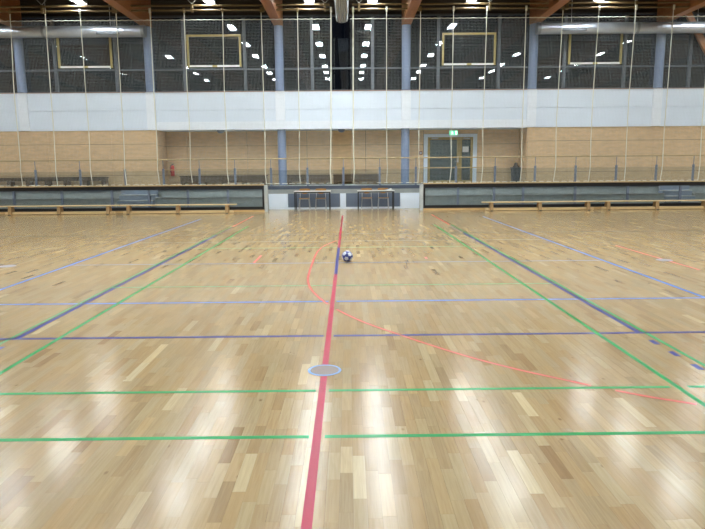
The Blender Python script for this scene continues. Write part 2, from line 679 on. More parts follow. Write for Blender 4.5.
half = [(-0.415, 10.15), (-0.413, 9.5), (-0.402, 8.85), (-0.373, 8.42), (-0.31, 7.95), (-0.188, 7.43), (-0.05, 7.0)]
ribbon(catmull([(a, 20.3 - b2) for a, b2 in reversed(half)] + half[1:]), 0.034, 'thinred', 'thin red curved line')
ribbon(catmull([(0.055, 6.74), (0.228, 6.37), (0.409, 6.05), (0.682, 5.65), (0.953, 5.27), (1.237, 4.91), (1.538, 4.60),
                (1.78, 4.39), (1.957, 4.24)]), 0.034, 'thinred', 'thin red curved line')
ribbon(catmull([(2.09, 4.14), (2.274, 4.01), (2.52, 3.87)]), 0.035, 'thinred', 'thin red curved line')

# ------------------------------------------------------------------ room shell
solo('wall_left', MB().box(XL - 0.2, XL, Y0, 26.1, 0, Z_CEIL), M_SIDEWALL, (XL, 10, 0), kind='structure')
solo('wall_right', MB().box(XR, XR + 0.2, Y0, 26.1, 0, Z_CEIL), M_SIDEWALL, (XR, 10, 0), kind='structure')
wf = solo('wall_front', MB().box(XL, XR, Y0 - 0.2, Y0, 0, Z_CEIL), M_DARKBOARD, (0, Y0, 0), kind='structure')
zz = 0.3
while zz < Z_CEIL - 0.3:
    part('wall_board', MB().box(XL + 0.02, XR - 0.02, Y0, Y0 + 0.03, zz, zz + 0.24), mat('grey_board', srgb(138, 140, 132), 0.6), wf)
    zz += 0.36
solo('ceiling', MB().box(XL, XR, Y0, 26.1, Z_CEIL, Z_CEIL + 0.2), M_DARKCEIL, (0, 10, Z_CEIL), kind='structure')

# back wall: substrate blocks behind panels (front walls, recess back, returns)
DARKGAP = M_DARKBOARD
wbl = thing('wall_back_left', None, None, (REC0, Y_WALL, 0), kind='structure')
wbr = thing('wall_back_right', None, None, (REC1, Y_WALL, 0), kind='structure')
wrc = thing('wall_recess', None, None, (0, Y_REC, 0), kind='structure')
part('wall_core', MB().box(XL, REC0, Y_WALL + 0.03, Y_REC + 0.1, Z_GAL, Z_BAND0), DARKGAP, wbl)
part('wall_core', MB().box(REC1, XR, Y_WALL + 0.03, Y_REC + 0.1, Z_GAL, Z_BAND0), DARKGAP, wbr)
part('wall_core', MB().box(REC0, REC1, Y_REC + 0.02, Y_REC + 0.15, Z_GAL, Z_BAND0), DARKGAP, wrc)
ROWS_F = [Z_GAL, 1.335, 1.955, 2.56, Z_BAND0]
G = 0.006


def panel_front(w_, x0, x1, y, rows):
    for a, b2 in zip(rows, rows[1:]):
        part('wall_panel', MB().box(x0 + G, x1 - G, y, y + 0.028, a + G, b2 - G), BIRCH, w_)


fl = [REC0, -9.16, -11.67, -14.17, -16.67, -19.17, XL]
for a, b2 in zip(fl, fl[1:]):
    panel_front(wbl, b2, a, Y_WALL, ROWS_F)
fr = [REC1, 9.88, 12.38, 14.88, 17.38, 19.88, XR]
for a, b2 in zip(fr, fr[1:]):
    panel_front(wbr, a, b2, Y_WALL, ROWS_F)
ROWS_R = [Z_GAL, 1.32, 1.935, 2.50, Z_BAND0]
rc = [REC0, -6.52, -4.01, -1.51, 0.94, 3.36]
for a, b2 in zip(rc, rc[1:]):
    panel_front(wrc, a, b2, Y_REC - 0.01, ROWS_R)
panel_front(wrc, 5.60, REC1, Y_REC - 0.01, ROWS_R)
part('wall_panel', MB().box(3.36 + G, 5.6 - G, Y_REC - 0.01, Y_REC + 0.018, 2.93, Z_BAND0 - G), BIRCH, wrc)
for w_, x, s in ((wbl, REC0, 1), (wbr, REC1, -1)):
    for a, b2 in zip(ROWS_R, ROWS_R[1:]):
        part('wall_panel', MB().box(min(x, x + s * 0.028), max(x, x + s * 0.028), Y_WALL + 0.03, Y_REC - 0.015, a + G, b2 - G), BIRCH, w_)

# white spandrel band: one panel per bay, brighter pier at each column
sp = thing('wall_spandrel', None, None, (0, Y_WALL, Z_BAND0), kind='structure')
part('spandrel_core', MB().box(XL, XR, Y_WALL + 0.02, Y_WALL + 0.3, Z_BAND0 + 0.002, Z_BAND1 - 0.01), M_WHITE, sp)
edges = [XL] + COLX + [XR]
for a, b2 in zip(edges, edges[1:]):
    x0, x1 = a + 0.19, b2 - 0.19
    part('spandrel_panel', MB().box(x0, x1, Y_WALL - 0.03, Y_WALL + 0.02, Z_BAND0 + 0.75, Z_BAND1), M_WHITE, sp)
    part('spandrel_panel', MB().box(x0, x1, Y_WALL - 0.03, Y_WALL + 0.02, Z_BAND0 - 0.01, Z_BAND0 + 0.737), M_WHITE, sp)
for x in COLX:
    zb = Z_BAND0 + (0.31 if abs(x) < 5 else 0.0)
    part('pier', MB().bevbox(x - 0.185, x + 0.185, Y_WALL - 0.07, Y_WALL + 0.02, zb, Z_BAND1 + 0.012, 0.006), M_PIER, sp)
part('lower_lip', MB().box(REC0 - 0.15, REC1 + 0.15, Y_WALL - 0.055, Y_WALL - 0.03, Z_BAND0 - 0.012, Z_BAND0 + 0.30), M_PIER, sp)
part('sill', MB().box(XL, XR, Y_WALL - 0.05, Y_WALL + 0.3, Z_BAND1, Z_BAND1 + 0.025), mat('sill_wood', srgb(150, 112, 90), 0.5), sp)
solo('trim_1', MB().box(REC0, REC1, Y_WALL + 0.3, Y_REC + 0.1, Z_BAND0, Z_BAND0 + 0.1), M_WHITE, (0, Y_WALL + 0.6, Z_BAND0), kind='structure')

# wall above the windows: dark boards
wu = thing('wall_upper', None, None, (0, Y_WALL, Z_HEAD), kind='structure')
zz = Z_HEAD
while zz < Z_CEIL - 0.01:
    z1 = min(zz + 0.134, Z_CEIL - 0.005)
    part('wall_board', MB().box(XL, XR, Y_WALL + 0.18, Y_WALL + 0.22, zz + 0.004, z1 - 0.008), M_DARKBOARD, wu)
    zz += 0.134
part('backing', MB().box(XL, XR, Y_WALL + 0.22, Y_WALL + 0.3, Z_HEAD + 0.002, Z_CEIL), M_BLACK, wu)

# windows: bays between the columns, three lights wide, two high
Yg = Y_WALL + 0.17
Z_T = 5.42
for wi, (a, b2) in enumerate(zip(COLX, COLX[1:])):
    w = thing('window_%d' % (wi + 1), None, None, ((a + b2) / 2, Yg, Z_BAND1 + 0.025), kind='structure')
    zb, zt = Z_BAND1 + 0.025, Z_HEAD
    c = (a + b2) / 2
    m1, m2 = c - 1.20, c + 1.17
    mb = MB()
    mb.box(a, a + 0.06, Yg - 0.05, Yg + 0.05, zb, zt).box(b2 - 0.06, b2, Yg - 0.05, Yg + 0.05, zb, zt)
    mb.box(a + 0.06, b2 - 0.06, Yg - 0.05, Yg + 0.05, zb, zb + 0.05).box(a + 0.06, b2 - 0.06, Yg - 0.05, Yg + 0.05, zt - 0.06, zt)
    part('window_frame', mb, M_MULL, w)
    for x in (m1, m2):
        part('mullion', MB().box(x - 0.055, x + 0.055, Yg - 0.06, Yg + 0.05, zb + 0.05, zt - 0.06), M_MULL, w)
    xs = [a + 0.06, m1 - 0.055, m1 + 0.055, m2 - 0.055, m2 + 0.055, b2 - 0.06]
    for x0, x1 in zip(xs[::2], xs[1::2]):
        part('transom', MB().box(x0, x1, Yg - 0.05, Yg + 0.05, Z_T - 0.03, Z_T + 0.03), M_MULL, w)
        for z0, z1 in ((zb + 0.05, Z_T - 0.03), (Z_T + 0.03, zt - 0.06)):
            part('pane', MB().box(x0, x1, Yg, Yg + 0.012, z0, z1), G_WIN, w)
    if 1 <= wi <= 5 and wi != 3:
        # opening light with a yellow rim set into the middle field
        x0, x1, z0, z1 = c - 1.06, c + 1.04, Z_T + 0.08, Z_T + 1.29
        s = part('sash', MB().box(x0, x0 + 0.075, Yg - 0.07, Yg - 0.01, z0, z1).box(x1 - 0.075, x1, Yg - 0.07, Yg - 0.01, z0, z1)
                 .box(x0 + 0.075, x1 - 0.075, Yg - 0.07, Yg - 0.01, z1 - 0.07, z1), M_YEL, w, 'yellow window sash')
        part('bottom_rail', MB().box(x0 + 0.075, c - 0.09, Yg - 0.07, Yg - 0.01, z0, z0 + 0.07)
             .box(c + 0.09, x1 - 0.075, Yg - 0.07, Yg - 0.01, z0, z0 + 0.07), M_PAPER, s, 'pale lower sash rail')
        part('latch', MB().box(c - 0.09, c + 0.09, Yg - 0.08, Yg - 0.01, z0 - 0.005, z0 + 0.07), M_YEL, s)

# ------------------------------------------------------------------ columns and roof beams
for x in COLX:
    tall = abs(x) < 3
    mb = MB().tube([(x, Y_WALL - 0.0, Z_BAND1 + 0.03), (x, Y_WALL - 0.0, Z_WINTOP)], 0.168, 24)
    if tall:
        c = thing('column', 'round blue-grey column rising from the gallery floor to the roof beam, ' + ('extinguisher side' if x < 0 else 'exit door side'), 'column',
                  (x, Y_WALL + 0.2, Z_GAL), 'full height round columns')
        part('lower_shaft', MB().tube([(x, Y_WALL + 0.22, Z_GAL), (x, Y_WALL + 0.22, Z_BAND0 + 0.0)], 0.168, 24), M_COL, c)
        part('upper_shaft', mb, M_COL, c)
    else:
        solo('column', mb, M_COL, (x, Y_WALL, Z_BAND1 + 0.03),
             'short blue-grey round column on the white band, %s out from the full-height column, %s' % (
                 {7: 'first', 12: 'second', 17: 'third'}[int(abs(x))], 'extinguisher side' if x < 0 else 'exit door side'), 'column', 'upper round columns')
for x in COLX:
    r = thing('roof_beam', 'brown glued timber roof beam, %s out from the divider curtain, %s' % (
        {2: 'first', 7: 'second', 12: 'third', 17: 'fourth'}[int(abs(x))], 'extinguisher side' if x < 0 else 'exit door side'), 'beam', (x, 11, Z_WINTOP), 'roof beams')
    nl = 6
    for k in range(nl):
        z0 = Z_WINTOP + 0.002 + k * 0.175
        part('lamella', MB().box(x - 0.17, x + 0.17, Y0 + 0.02, Y_WALL + 0.105, z0, min(z0 + 0.173, Z_CEIL - 0.005)), M_GLULAM, r)
# diagonal brace at the far right bay
pa, pb = on_wall(686, 10, Y_WALL - 0.1), on_wall(708, 54, Y_WALL - 0.1)
d = (pb - pa).normalized()
q = Vector((d.z, 0, -d.x)) * 0.11
mb = MB()
poly = [(pa + q), (pb + q + d * 1.2), (pb - q + d * 1.2), (pa - q)]
mb.prism([(p.x, p.z) for p in poly], 'y', Y_WALL - 0.18, Y_WALL - 0.06)
solo('timber_brace', mb, M_GLULAM, (pa.x, Y_WALL - 0.12, pa.z), 'slanting brown timber brace crossing behind the silver duct', 'brace')

# ------------------------------------------------------------------ gallery, stand and pit
gp = thing('gallery_platform', None, None, (0, Y_EDGE, 0), kind='structure')
gp['label'] = 'raised concrete spectator gallery'
part('gallery_slab', MB().box(XL, XR, Y_EDGE + 0.04, Y_REC + 0.02, 0.0, Z_GAL - 0.002), M_CONC, gp)
SL0, SL1 = on_wall(119, 198, 23.2).x, on_wall(156, 198, 23.2).x
SR0, SR1 = on_wall(662, 198, 23.2).x, on_wall(692, 198, 23.2).x
for x0, x1 in ((XL, SL0), (SL1, BAR_L - 0.05), (BAR_R + 0.05, SR0), (SR1, XR)):
    st = part('seating_step', MB().box(x0, x1, 23.05, Y_EDGE + 0.04, 0, 0.50), M_CONC, gp)
    part('step_edge', MB().box(x0, x1, 23.03, 23.10, 0.50, 0.525), M_CONC2, st)
part('edge_beam', MB().box(XL, XR, Y_EDGE - 0.02, Y_EDGE + 0.06, 0.765, Z_GAL), mat('edge_beam_grey', srgb(74, 84, 100), 0.5), gp)
part('concrete_strip', MB().box(BAR_L, BAR_R, Y_EDGE, Y_EDGE + 0.04, 0.60, 0.765), M_CONC, gp)
for x0, x1, mt in ((BAR_L, -2.123, M_WHITE), (-2.123, -0.122, M_PANELBLUE), (-0.122, 0.109, M_WHITE), (0.109, 2.19, M_PANELBLUE),
                   (2.19, BAR_R, M_WHITE)):
    part('front_panel', MB().box(x0 + 0.006, x1 - 0.006, Y_EDGE - 0.012, Y_EDGE + 0.04, 0.075, 0.595), mt, gp)
part('panel_base', MB().box(BAR_L, BAR_R, Y_EDGE - 0.02, Y_EDGE + 0.04, 0.0, 0.07), M_WHITE, gp)
part('pit_floor', MB().box(XL, BAR_L, Y_BAR + 0.09, 23.05, -0.003, 0.012).box(BAR_R, XR, Y_BAR + 0.09, 23.05, -0.003, 0.012), M_CONC, gp)


def stairs(x0, x1, label):
    t = thing('stair', label, 'stairs', ((x0 + x1) / 2, 22.9, 0.012))
    for k in range(4):
        y0 = 22.72 + k * 0.235
        y1 = Y_EDGE - 0.065
        part('step', MB().box(x0 + 0.01, x1 - 0.01, y0 + 0.01, y1, 0.012 + k * 0.205, 0.012 + (k + 1) * 0.205 - 0.03), M_STAIR, t)
        part('tread', MB().box(x0 + 0.01, x1 - 0.01, y0, min(y0 + 0.26, y1), 0.012 + (k + 1) * 0.205 - 0.03, 0.012 + (k + 1) * 0.205),
             M_CONC2, t)
    return t


# steps lie inside the gaps in the seating step
stairs(SL0, SL1, 'blue-grey steps behind the glass barrier with the fire extinguisher above')
stairs(SR0, SR1, 'blue-grey steps behind the glass barrier that runs below the exit door')


def barrier(x0, x1, mull, label, inner):
    """glazed black barrier, birch cap and kick board"""
    b = thing('glazed_barrier', label, 'barrier', ((x0 + x1) / 2, Y_BAR, 0))
    ya, yb = Y_BAR - 0.05, Y_BAR + 0.05
    part('kick_board', MB().box(x0, x1, ya - 0.005, yb, 0.0, 0.075), M_KICK, b)
    part('black_rail', MB().box(x0, x1, ya, yb, 0.078, 0.185), M_BLACK, b, 'black lower rail')
    part('black_rail', MB().box(x0, x1, ya, yb, 0.825, 0.955), M_BLACK, b, 'black upper rail')
    part('cap_rail', MB().bevbox(x0, x1, ya - 0.03, yb + 0.03, 0.957, 0.992, 0.008), M_CAP, b, 'pale birch cap')
    sgn = 1 if inner == x1 else -1
    e0, e1 = sorted((inner, inner - sgn * 0.07))
    part('end_stile', MB().box(e0, e1, ya, yb, 0.187, 0.823), M_BLACK, b)
    p0, p1 = sorted((inner, inner + sgn * 0.13))
    part('end_post', MB().bevbox(p0 + 0.004, p1, ya - 0.02, yb + 0.06, 0.0, 0.955, 0.01), M_CONC2, b, 'pale grey end post')
    xs = sorted(mull)
    for x in xs:
        part('mullion', MB().box(x - 0.04, x + 0.04, ya + 0.03, yb - 0.01, 0.187, 0.823), M_STEELGREY, b)
    bounds = [x0] + xs + [x1]
    for i, (a, c) in enumerate(zip(bounds, bounds[1:])):
        pa_ = a + (0.07 if a == inner else 0.04)
        pc_ = c - (0.07 if c == inner else 0.04)
        part('glass_pane', MB().box(pa_, pc_, Y_BAR - 0.006, Y_BAR + 0.006, 0.187, 0.823), G_CLEAR, b)
    return b


ml = [on_wall(x, 198, Y_BAR).x for x in (14, 62, 112, 149, 188, 228)] + [-14.4, -16.2, -18, -20]
mr = [on_wall(x, 196, Y_BAR).x for x in (458, 494, 523, 575, 627.5, 680)] + [14.8, 16.6, 18.4, 20.2]
barrier(XL + 0.02, BAR_L, ml, 'long black-framed glass barrier with birch cap on the fire extinguisher side', BAR_L)
barrier(BAR_R, XR - 0.02, mr, 'long black-framed glass barrier with birch cap on the exit door side', BAR_R)

# gallery railing
rl = thing('gallery_railing', 'steel post railing with wooden handrail and clear panes along the gallery edge', 'railing', (0, Y_EDGE, Z_GAL))
Yr = Y_EDGE + 0.03
ppx = [35.5, 80, 125, 163.4, 199.5, 235, 271, 307.4, 343.4, 379.7, 415.8, 456, 495, 535, 575.5, 616, 656, 693]
px_ = [on_wall(x, 172, Yr).x for x in ppx]
step_l, step_r = 1.62, 1.58
px_ = [px_[0] - step_l * k for k in (5, 4, 3, 2, 1)] + px_ + [px_[-1] + step_r * k for k in (1, 2, 3, 4, 5)]
for x in px_:
    p = part('post', MB().bevbox(x - 0.042, x + 0.042, Yr - 0.02, Yr + 0.02, Z_GAL, 1.585, 0.006), M_STEELGREY, rl)
    part('post_rod', MB().tube([(x, Yr, 1.585), (x, Yr, 1.905)], 0.013, 8), M_STEELGREY, p)
part('handrail', MB().tube([(px_[0] - 0.4, Yr, 1.925), (px_[-1] + 0.4, Yr, 1.925)], 0.024, 10), M_RAILWOOD, rl, 'wooden handrail')
for a, b2 in ((3, 4), (4, 5), (5, 6), (10, 11), (11, 12)):
    a, b2 = px_[a + 5], px_[b2 + 5]
    part('lower_rail', MB().tube([(a + 0.05, Yr, 1.535), (b2 - 0.05, Yr, 1.535)], 0.017, 8), M_RAILWOOD, rl)
for a, b2 in zip(px_, px_[1:]):
    part('infill_pane', MB().box(a + 0.05, b2 - 0.05, Yr - 0.004, Yr + 0.004, Z_GAL + 0.04, 1.50), G_RAIL, rl)

# ------------------------------------------------------------------ door, exit sign and fittings in the recess
dr = thing('door_1', None, None, (4.47, Y_REC, Z_GAL), kind='structure')
dr['label'] = 'glazed double door with oak frame in a white surround'
dx0, dx1, dzt = 3.37, 5.59, 2.92
yd = Y_REC - 0.03
part('surround', MB().box(dx0, dx0 + 0.16, yd - 0.03, yd + 0.04, Z_GAL, dzt).box(dx1 - 0.16, dx1, yd - 0.03, yd + 0.04, Z_GAL, dzt)
     .box(dx0 + 0.16, dx1 - 0.16, yd - 0.03, yd + 0.04, dzt - 0.13, dzt), M_WHITE, dr, 'white door surround')
xm = 4.86
for x0, x1, hinge in ((dx0 + 0.165, xm - 0.004, 0), (xm + 0.004, dx1 - 0.165, 1)):
    lf = part('door_leaf', MB().box(x0, x0 + 0.10, yd - 0.02, yd + 0.03, Z_GAL + 0.01, dzt - 0.135)
              .box(x1 - 0.10, x1, yd - 0.02, yd + 0.03, Z_GAL + 0.01, dzt - 0.135)
              .box(x0 + 0.10, x1 - 0.10, yd - 0.02, yd + 0.03, dzt - 0.235, dzt - 0.135)
              .box(x0 + 0.10, x1 - 0.10, yd - 0.02, yd + 0.03, Z_GAL + 0.01, Z_GAL + 0.12), M_OLIVE, dr, 'oak framed door leaf')
    part('door_pane', MB().box(x0 + 0.10, x1 - 0.10, yd + 0.0, yd + 0.012, Z_GAL + 0.12, dzt - 0.235), G_WIN, lf)
    part('door_closer', MB().bevbox(x0 + 0.15, x0 + 0.42, yd - 0.06, yd - 0.02, dzt - 0.21, dzt - 0.16, 0.006), M_CONC2, lf)
    if hinge == 0:
        part('handle', MB().box(x1 - 0.075, x1 - 0.035, yd - 0.03, yd - 0.02, 1.75, 2.0)
             .tube([(x1 - 0.055, yd - 0.03, 1.80), (x1 - 0.055, yd - 0.075, 1.80), (x1 - 0.20, yd - 0.075, 1.80)], 0.012, 8), M_CHROME, lf)
    else:
        part('notice', MB().box(x0 + 0.13, x0 + 0.38, yd - 0.006, yd - 0.002, 2.17, 2.40), M_PAPER, lf, 'white paper notice')
# sheet behind the door panes for the dark lobby, greyed to imitate pane haze
part('lobby_haze_sheet', MB().box(dx0, dx1, yd + 0.045, yd + 0.05, Z_GAL, dzt), mat('lobby_haze_grey', srgb(116, 124, 120), 0.7), dr)

es = thing('exit_sign', 'small lit green exit sign with white running figure above the double door', 'sign', (4.5, 25.3, 2.85))
sx, sy, sz = 4.50, 25.30, 2.93
part('sign_box', MB().bevbox(sx - 0.18, sx + 0.18, sy, sy + 0.05, sz - 0.10, sz + 0.10, 0.008), M_LAMPBODY, es)
GREEN = emission('exit_green', (0.12, 0.72, 0.40), 1.5)
LIT = emission('exit_white', (0.85, 1.0, 0.9), 2.0)
part('sign_face', MB().box(sx - 0.17, sx + 0.17, sy - 0.004, sy - 0.001, sz - 0.09, sz + 0.09), GREEN, es)
man = MB()
ys0, ys1 = sy - 0.009, sy - 0.005
man.prism([(sx - 0.055 + 0.017 * math.cos(a), sz + 0.058 + 0.017 * math.sin(a)) for a in np.linspace(0, 2 * math.pi, 10, endpoint=False)], 'y', ys0, ys1)


def limb(pts, w):
    for (ax, az), (bx, bz) in zip(pts, pts[1:]):
        dd = Vector((bx - ax, bz - az)).normalized()
        n_ = Vector((-dd.y, dd.x)) * w / 2
        man.prism([(sx + ax + n_.x, sz + az + n_.y), (sx + bx + n_.x, sz + bz + n_.y), (sx + bx - n_.x, sz + bz - n_.y),
                   (sx + ax - n_.x, sz + az - n_.y)], 'y', ys0, ys1)


limb([(-0.06, 0.035), (-0.045, -0.02)], 0.028)
limb([(-0.045, -0.02), (-0.075, -0.035), (-0.08, -0.07)], 0.015)
limb([(-0.045, -0.02), (-0.015, -0.04), (-0.03, -0.075)], 0.015)
limb([(-0.06, 0.03), (-0.09, 0.01), (-0.10, -0.01)], 0.011)
limb([(-0.055, 0.03), (-0.025, 0.012), (-0.005, 0.025)], 0.011)
part('running_figure', man, LIT, es, 'white running figure')
part('doorway_symbol', MB().box(sx + 0.07, sx + 0.14, ys0, ys1, sz - 0.07, sz + 0.07), LIT, es, 'white doorway symbol')
for dx in (-0.12, 0.12):
    part('rod', MB().tube([(sx + dx, sy + 0.025, sz + 0.098), (sx + dx, sy + 0.025, Z_BAND0)], 0.008, 6), M_CHROME, es)

fe = thing('fire_extinguisher', 'red fire extinguisher hung on the recess wall', 'extinguisher', (-7.12, Y_REC - 0.12, 1.28))
ex, ey = -7.13, Y_REC - 0.11
part('cylinder', MB().lathe([(0.03, 1.285), (0.078, 1.29), (0.082, 1.32), (0.082, 1.62), (0.07, 1.67), (0.035, 1.70), (0.028, 1.72)], ex, ey, 20), M_RED, fe)
part('valve', MB().box(ex - 0.02, ex + 0.02, ey - 0.02, ey + 0.02, 1.72, 1.76).box(ex - 0.02, ex + 0.08, ey - 0.012, ey + 0.012, 1.76, 1.785), M_BLACK, fe)
part('hose', MB().tube([(ex - 0.02, ey, 1.74), (ex - 0.09, ey, 1.70), (ex - 0.10, ey, 1.55), (ex - 0.095, ey, 1.42)], 0.012, 8), M_BLACK, fe)
part('wall_bracket', MB().box(ex - 0.03, ex + 0.03, ey + 0.075, Y_REC - 0.011, 1.45, 1.60), M_BLACK, fe)

p = on_wall(420.7, 153, Y_REC - 0.03)
al = thing('alarm_box', 'tiny dark red alarm call box beside the door', 'alarm', (p.x, Y_REC - 0.012, p.z - 0.07))
part('housing', MB().bevbox(p.x - 0.065, p.x + 0.065, Y_REC - 0.055, Y_REC - 0.012, p.z - 0.07, p.z + 0.07, 0.008), mat('alarm_red', srgb(120, 40, 36), 0.4), al)
part('window', MB().box(p.x - 0.035, p.x + 0.035, Y_REC - 0.058, Y_REC - 0.055, p.z - 0.035, p.z + 0.035), M_TABLETOP, al)

bx, by = on_wall(515.5, 176, Y_REC - 0.35).x, Y_REC - 0.35
bn = thing('waste_bin', 'tall dark slate waste bin with a crumpled bag in the recess corner', 'bin', (bx, by, Z_GAL))
bm_ = MB()
for (h0, w0), (h1, w1) in zip([(Z_GAL, 0.13), (Z_GAL + 0.55, 0.165)], [(Z_GAL + 0.55, 0.165), (Z_GAL + 0.60, 0.175)]):
    bm_._add([(bx - w0, by - w0, h0), (bx + w0, by - w0, h0), (bx + w0, by + w0, h0), (bx - w0, by + w0, h0),
              (bx - w1, by - w1, h1), (bx + w1, by - w1, h1), (bx + w1, by + w1, h1), (bx - w1, by + w1, h1)],
             [(3, 2, 1, 0), (4, 5, 6, 7), (0, 1, 5, 4), (1, 2, 6, 5), (2, 3, 7, 6), (3, 0, 4, 7)])
part('bin_body', bm_, M_BIN, bn)
part('bin_rim', MB().bevbox(bx - 0.185, bx + 0.185, by - 0.185, by + 0.185, Z_GAL + 0.60, Z_GAL + 0.635, 0.01), M_BIN, bn)
part('bag', MB().lathe([(0.13, Z_GAL + 0.635), (0.12, Z_GAL + 0.68), (0.07, Z_GAL + 0.73), (0.075, Z_GAL + 0.78), (0.03, Z_GAL + 0.83)], bx, by, 9), M_BAG, bn)

# dark low benches on the gallery
def gallery_bench(x0, x1, y, label, nleg, backed):
    b = thing('gallery_bench', label, 'bench', ((x0 + x1) / 2, y, Z_GAL), 'dark gallery benches')
    part('seat', MB().bevbox(x0, x1, y - 0.17, y + 0.14, Z_GAL + 0.36, Z_GAL + 0.405, 0.008), M_DARKWOOD, b)
    part('apron', MB().box(x0 + 0.03, x1 - 0.03, y - 0.13, y - 0.10, Z_GAL + 0.25 if not backed else Z_GAL + 0.12, Z_GAL + 0.36), M_DARKWOOD, b)
    for k in range(nleg):
        x = x0 + 0.12 + (x1 - x0 - 0.24) * k / (nleg - 1)
        part('leg', MB().box(x - 0.09, x + 0.09, y - 0.15, y + 0.12, Z_GAL, Z_GAL + 0.36), M_DARKWOOD, b)
    return b


gallery_bench(on_wall(-30, 180, 24.4).x, on_wall(108, 180, 24.4).x, 24.40, 'dark low bench on square legs against the birch wall', 8, False)
gallery_bench(on_wall(181, 180, 25.7).x, on_wall(268, 180, 25.7).x, 25.65, 'dark low bench nearest the fire extinguisher', 5, True)
gallery_bench(on_wall(287, 180, 25.7).x, on_wall(331, 180, 25.7).x, 25.65, 'short dark bench between the other two in the recess', 3, True)
gallery_bench(on_wall(333, 180, 25.7).x, on_wall(381, 180, 25.7).x, 25.65, 'short dark bench nearest the double door', 3, True)

# dome lamps under the soffit
for pxx, lb in ((220.5, 'small dome lamp under the soffit on the extinguisher side'), (341.5, 'small dome lamp under the soffit behind the net gap')):
    x = on_wall(pxx, 131, 25.1).x
    solo('dome_lamp', MB().lathe([(0.02, Z_BAND0 - 0.13), (0.09, Z_BAND0 - 0.11), (0.135, Z_BAND0 - 0.06), (0.145, Z_BAND0)], x, 25.1, 20), M_COL,
         (x, 25.1, Z_BAND0 - 0.13), lb, 'lamp')

# ------------------------------------------------------------------ air ducts
def duct(x0, x1, inner, grille, label):
    zc, yc, r = 6.72, 24.22, 0.205
    d_ = thing('air_duct', label, 'duct', ((x0 + x1) / 2, yc, zc - r))
    part('pipe', MB().tube([(x0, yc, zc), (x1, yc, zc)], r, 32), M_DUCT, d_)
    s = 1 if inner == x1 else -1
    part('end_ring', MB().tube([(inner - s * 0.02, yc, zc), (inner + s * 0.10, yc, zc)], r + 0.012, 32), M_DUCTEND, d_)
    n = int(abs(x1 - x0) / 3.0)
    for k in range(1, n + 1):
        x = inner - s * (3.9 * k - 0.2)
        if min(x0, x1) < x < max(x0, x1):
            part('joint_ring', MB().tube([(x - 0.05, yc, zc), (x + 0.05, yc, zc)], r + 0.01, 32), M_DUCTEND, d_)
    ga, gb = grille
    g = part('grille', MB().bevbox(ga, gb, yc - r - 0.018, yc - r + 0.06, zc - 0.13, zc - 0.045, 0.006), M_GRILLE, d_, 'dark vent grille')
    for k in range(3):
        z = zc - 0.118 + k * 0.024
        part('louvre', MB().box(ga + 0.02, gb - 0.02, yc - r - 0.028, yc - r - 0.018, z, z + 0.008), M_DUCTEND, g)
    x = inner - s * 1.2
    while min(x0, x1) < x < max(x0, x1):
        part('hanger', MB().tube([(x, yc, zc + r - 0.01), (x, yc, Z_CEIL)], 0.008, 6), M_CHROME, d_)
        x -= s * 2.4
    return d_


gx = [on_wall(x, 34, 24.0).x for x in (96, 119)]
duct(XL + 0.05, on_wall(142.5, 33, 24.2).x, on_wall(142.5, 33, 24.2).x, gx, 'silver round air duct passing above the glass on the extinguisher side')
gx = [on_wall(x, 32, 24.0).x for x in (562, 587)]
duct(on_wall(539.5, 30, 24.2).x, XR - 0.05, on_wall(539.5, 30, 24.2).x, gx, 'silver round air duct passing above the glass on the exit door side')

# ------------------------------------------------------------------ net rails and protective nets
Yn = Y_BAR - 0.02
Z_R1, Z_R2 = on_wall(300, 4.3, Yn).z, on_wall(300, 9.0, Yn).z
Z_NT = on_wall(300, 19.3, Yn).z
ropes_l = [(-28, 0), (10, 8), (45, 8), (80, 8), (116, 8), (150, 8), (184, 8), (222.5, 8), (261, 8), (297.5, 8), (331, 9)]
ropes_r = [(353, 9), (386.5, 8), (420.5, 8), (453.5, 7), (487, 6.5), (526, 6), (563, 6), (599, 5.5), (636, 5), (673.5, 4.5), (711, 4)]
bot_l = [(-10, 184), (23, 184), (58, 184), (93, 184), (127, 184), (160, 184), (193, 184), (229, 184), (266.5, 184), (300.5, 184), (331, 184)]
bot_r = [(353.5, 184), (386.5, 184), (417.8, 184), (449.5, 184), (481, 184), (519.8, 184), (553, 184), (588, 184), (623.5, 184), (659.5, 184), (697, 184)]
mid_l = [(-23, 91), (14.5, 91), (51, 91), (86, 91), (121, 91), (154, 91), (187.5, 91), (224.5, 91), (263.5, 91), (298.7, 91), (331, 91)]
mid_r = [(353.2, 91), (386.5, 91), (419.5, 91), (452, 91), (484, 91), (523.3, 91), (558, 91), (593, 91), (629, 91), (667, 91), (704, 91)]


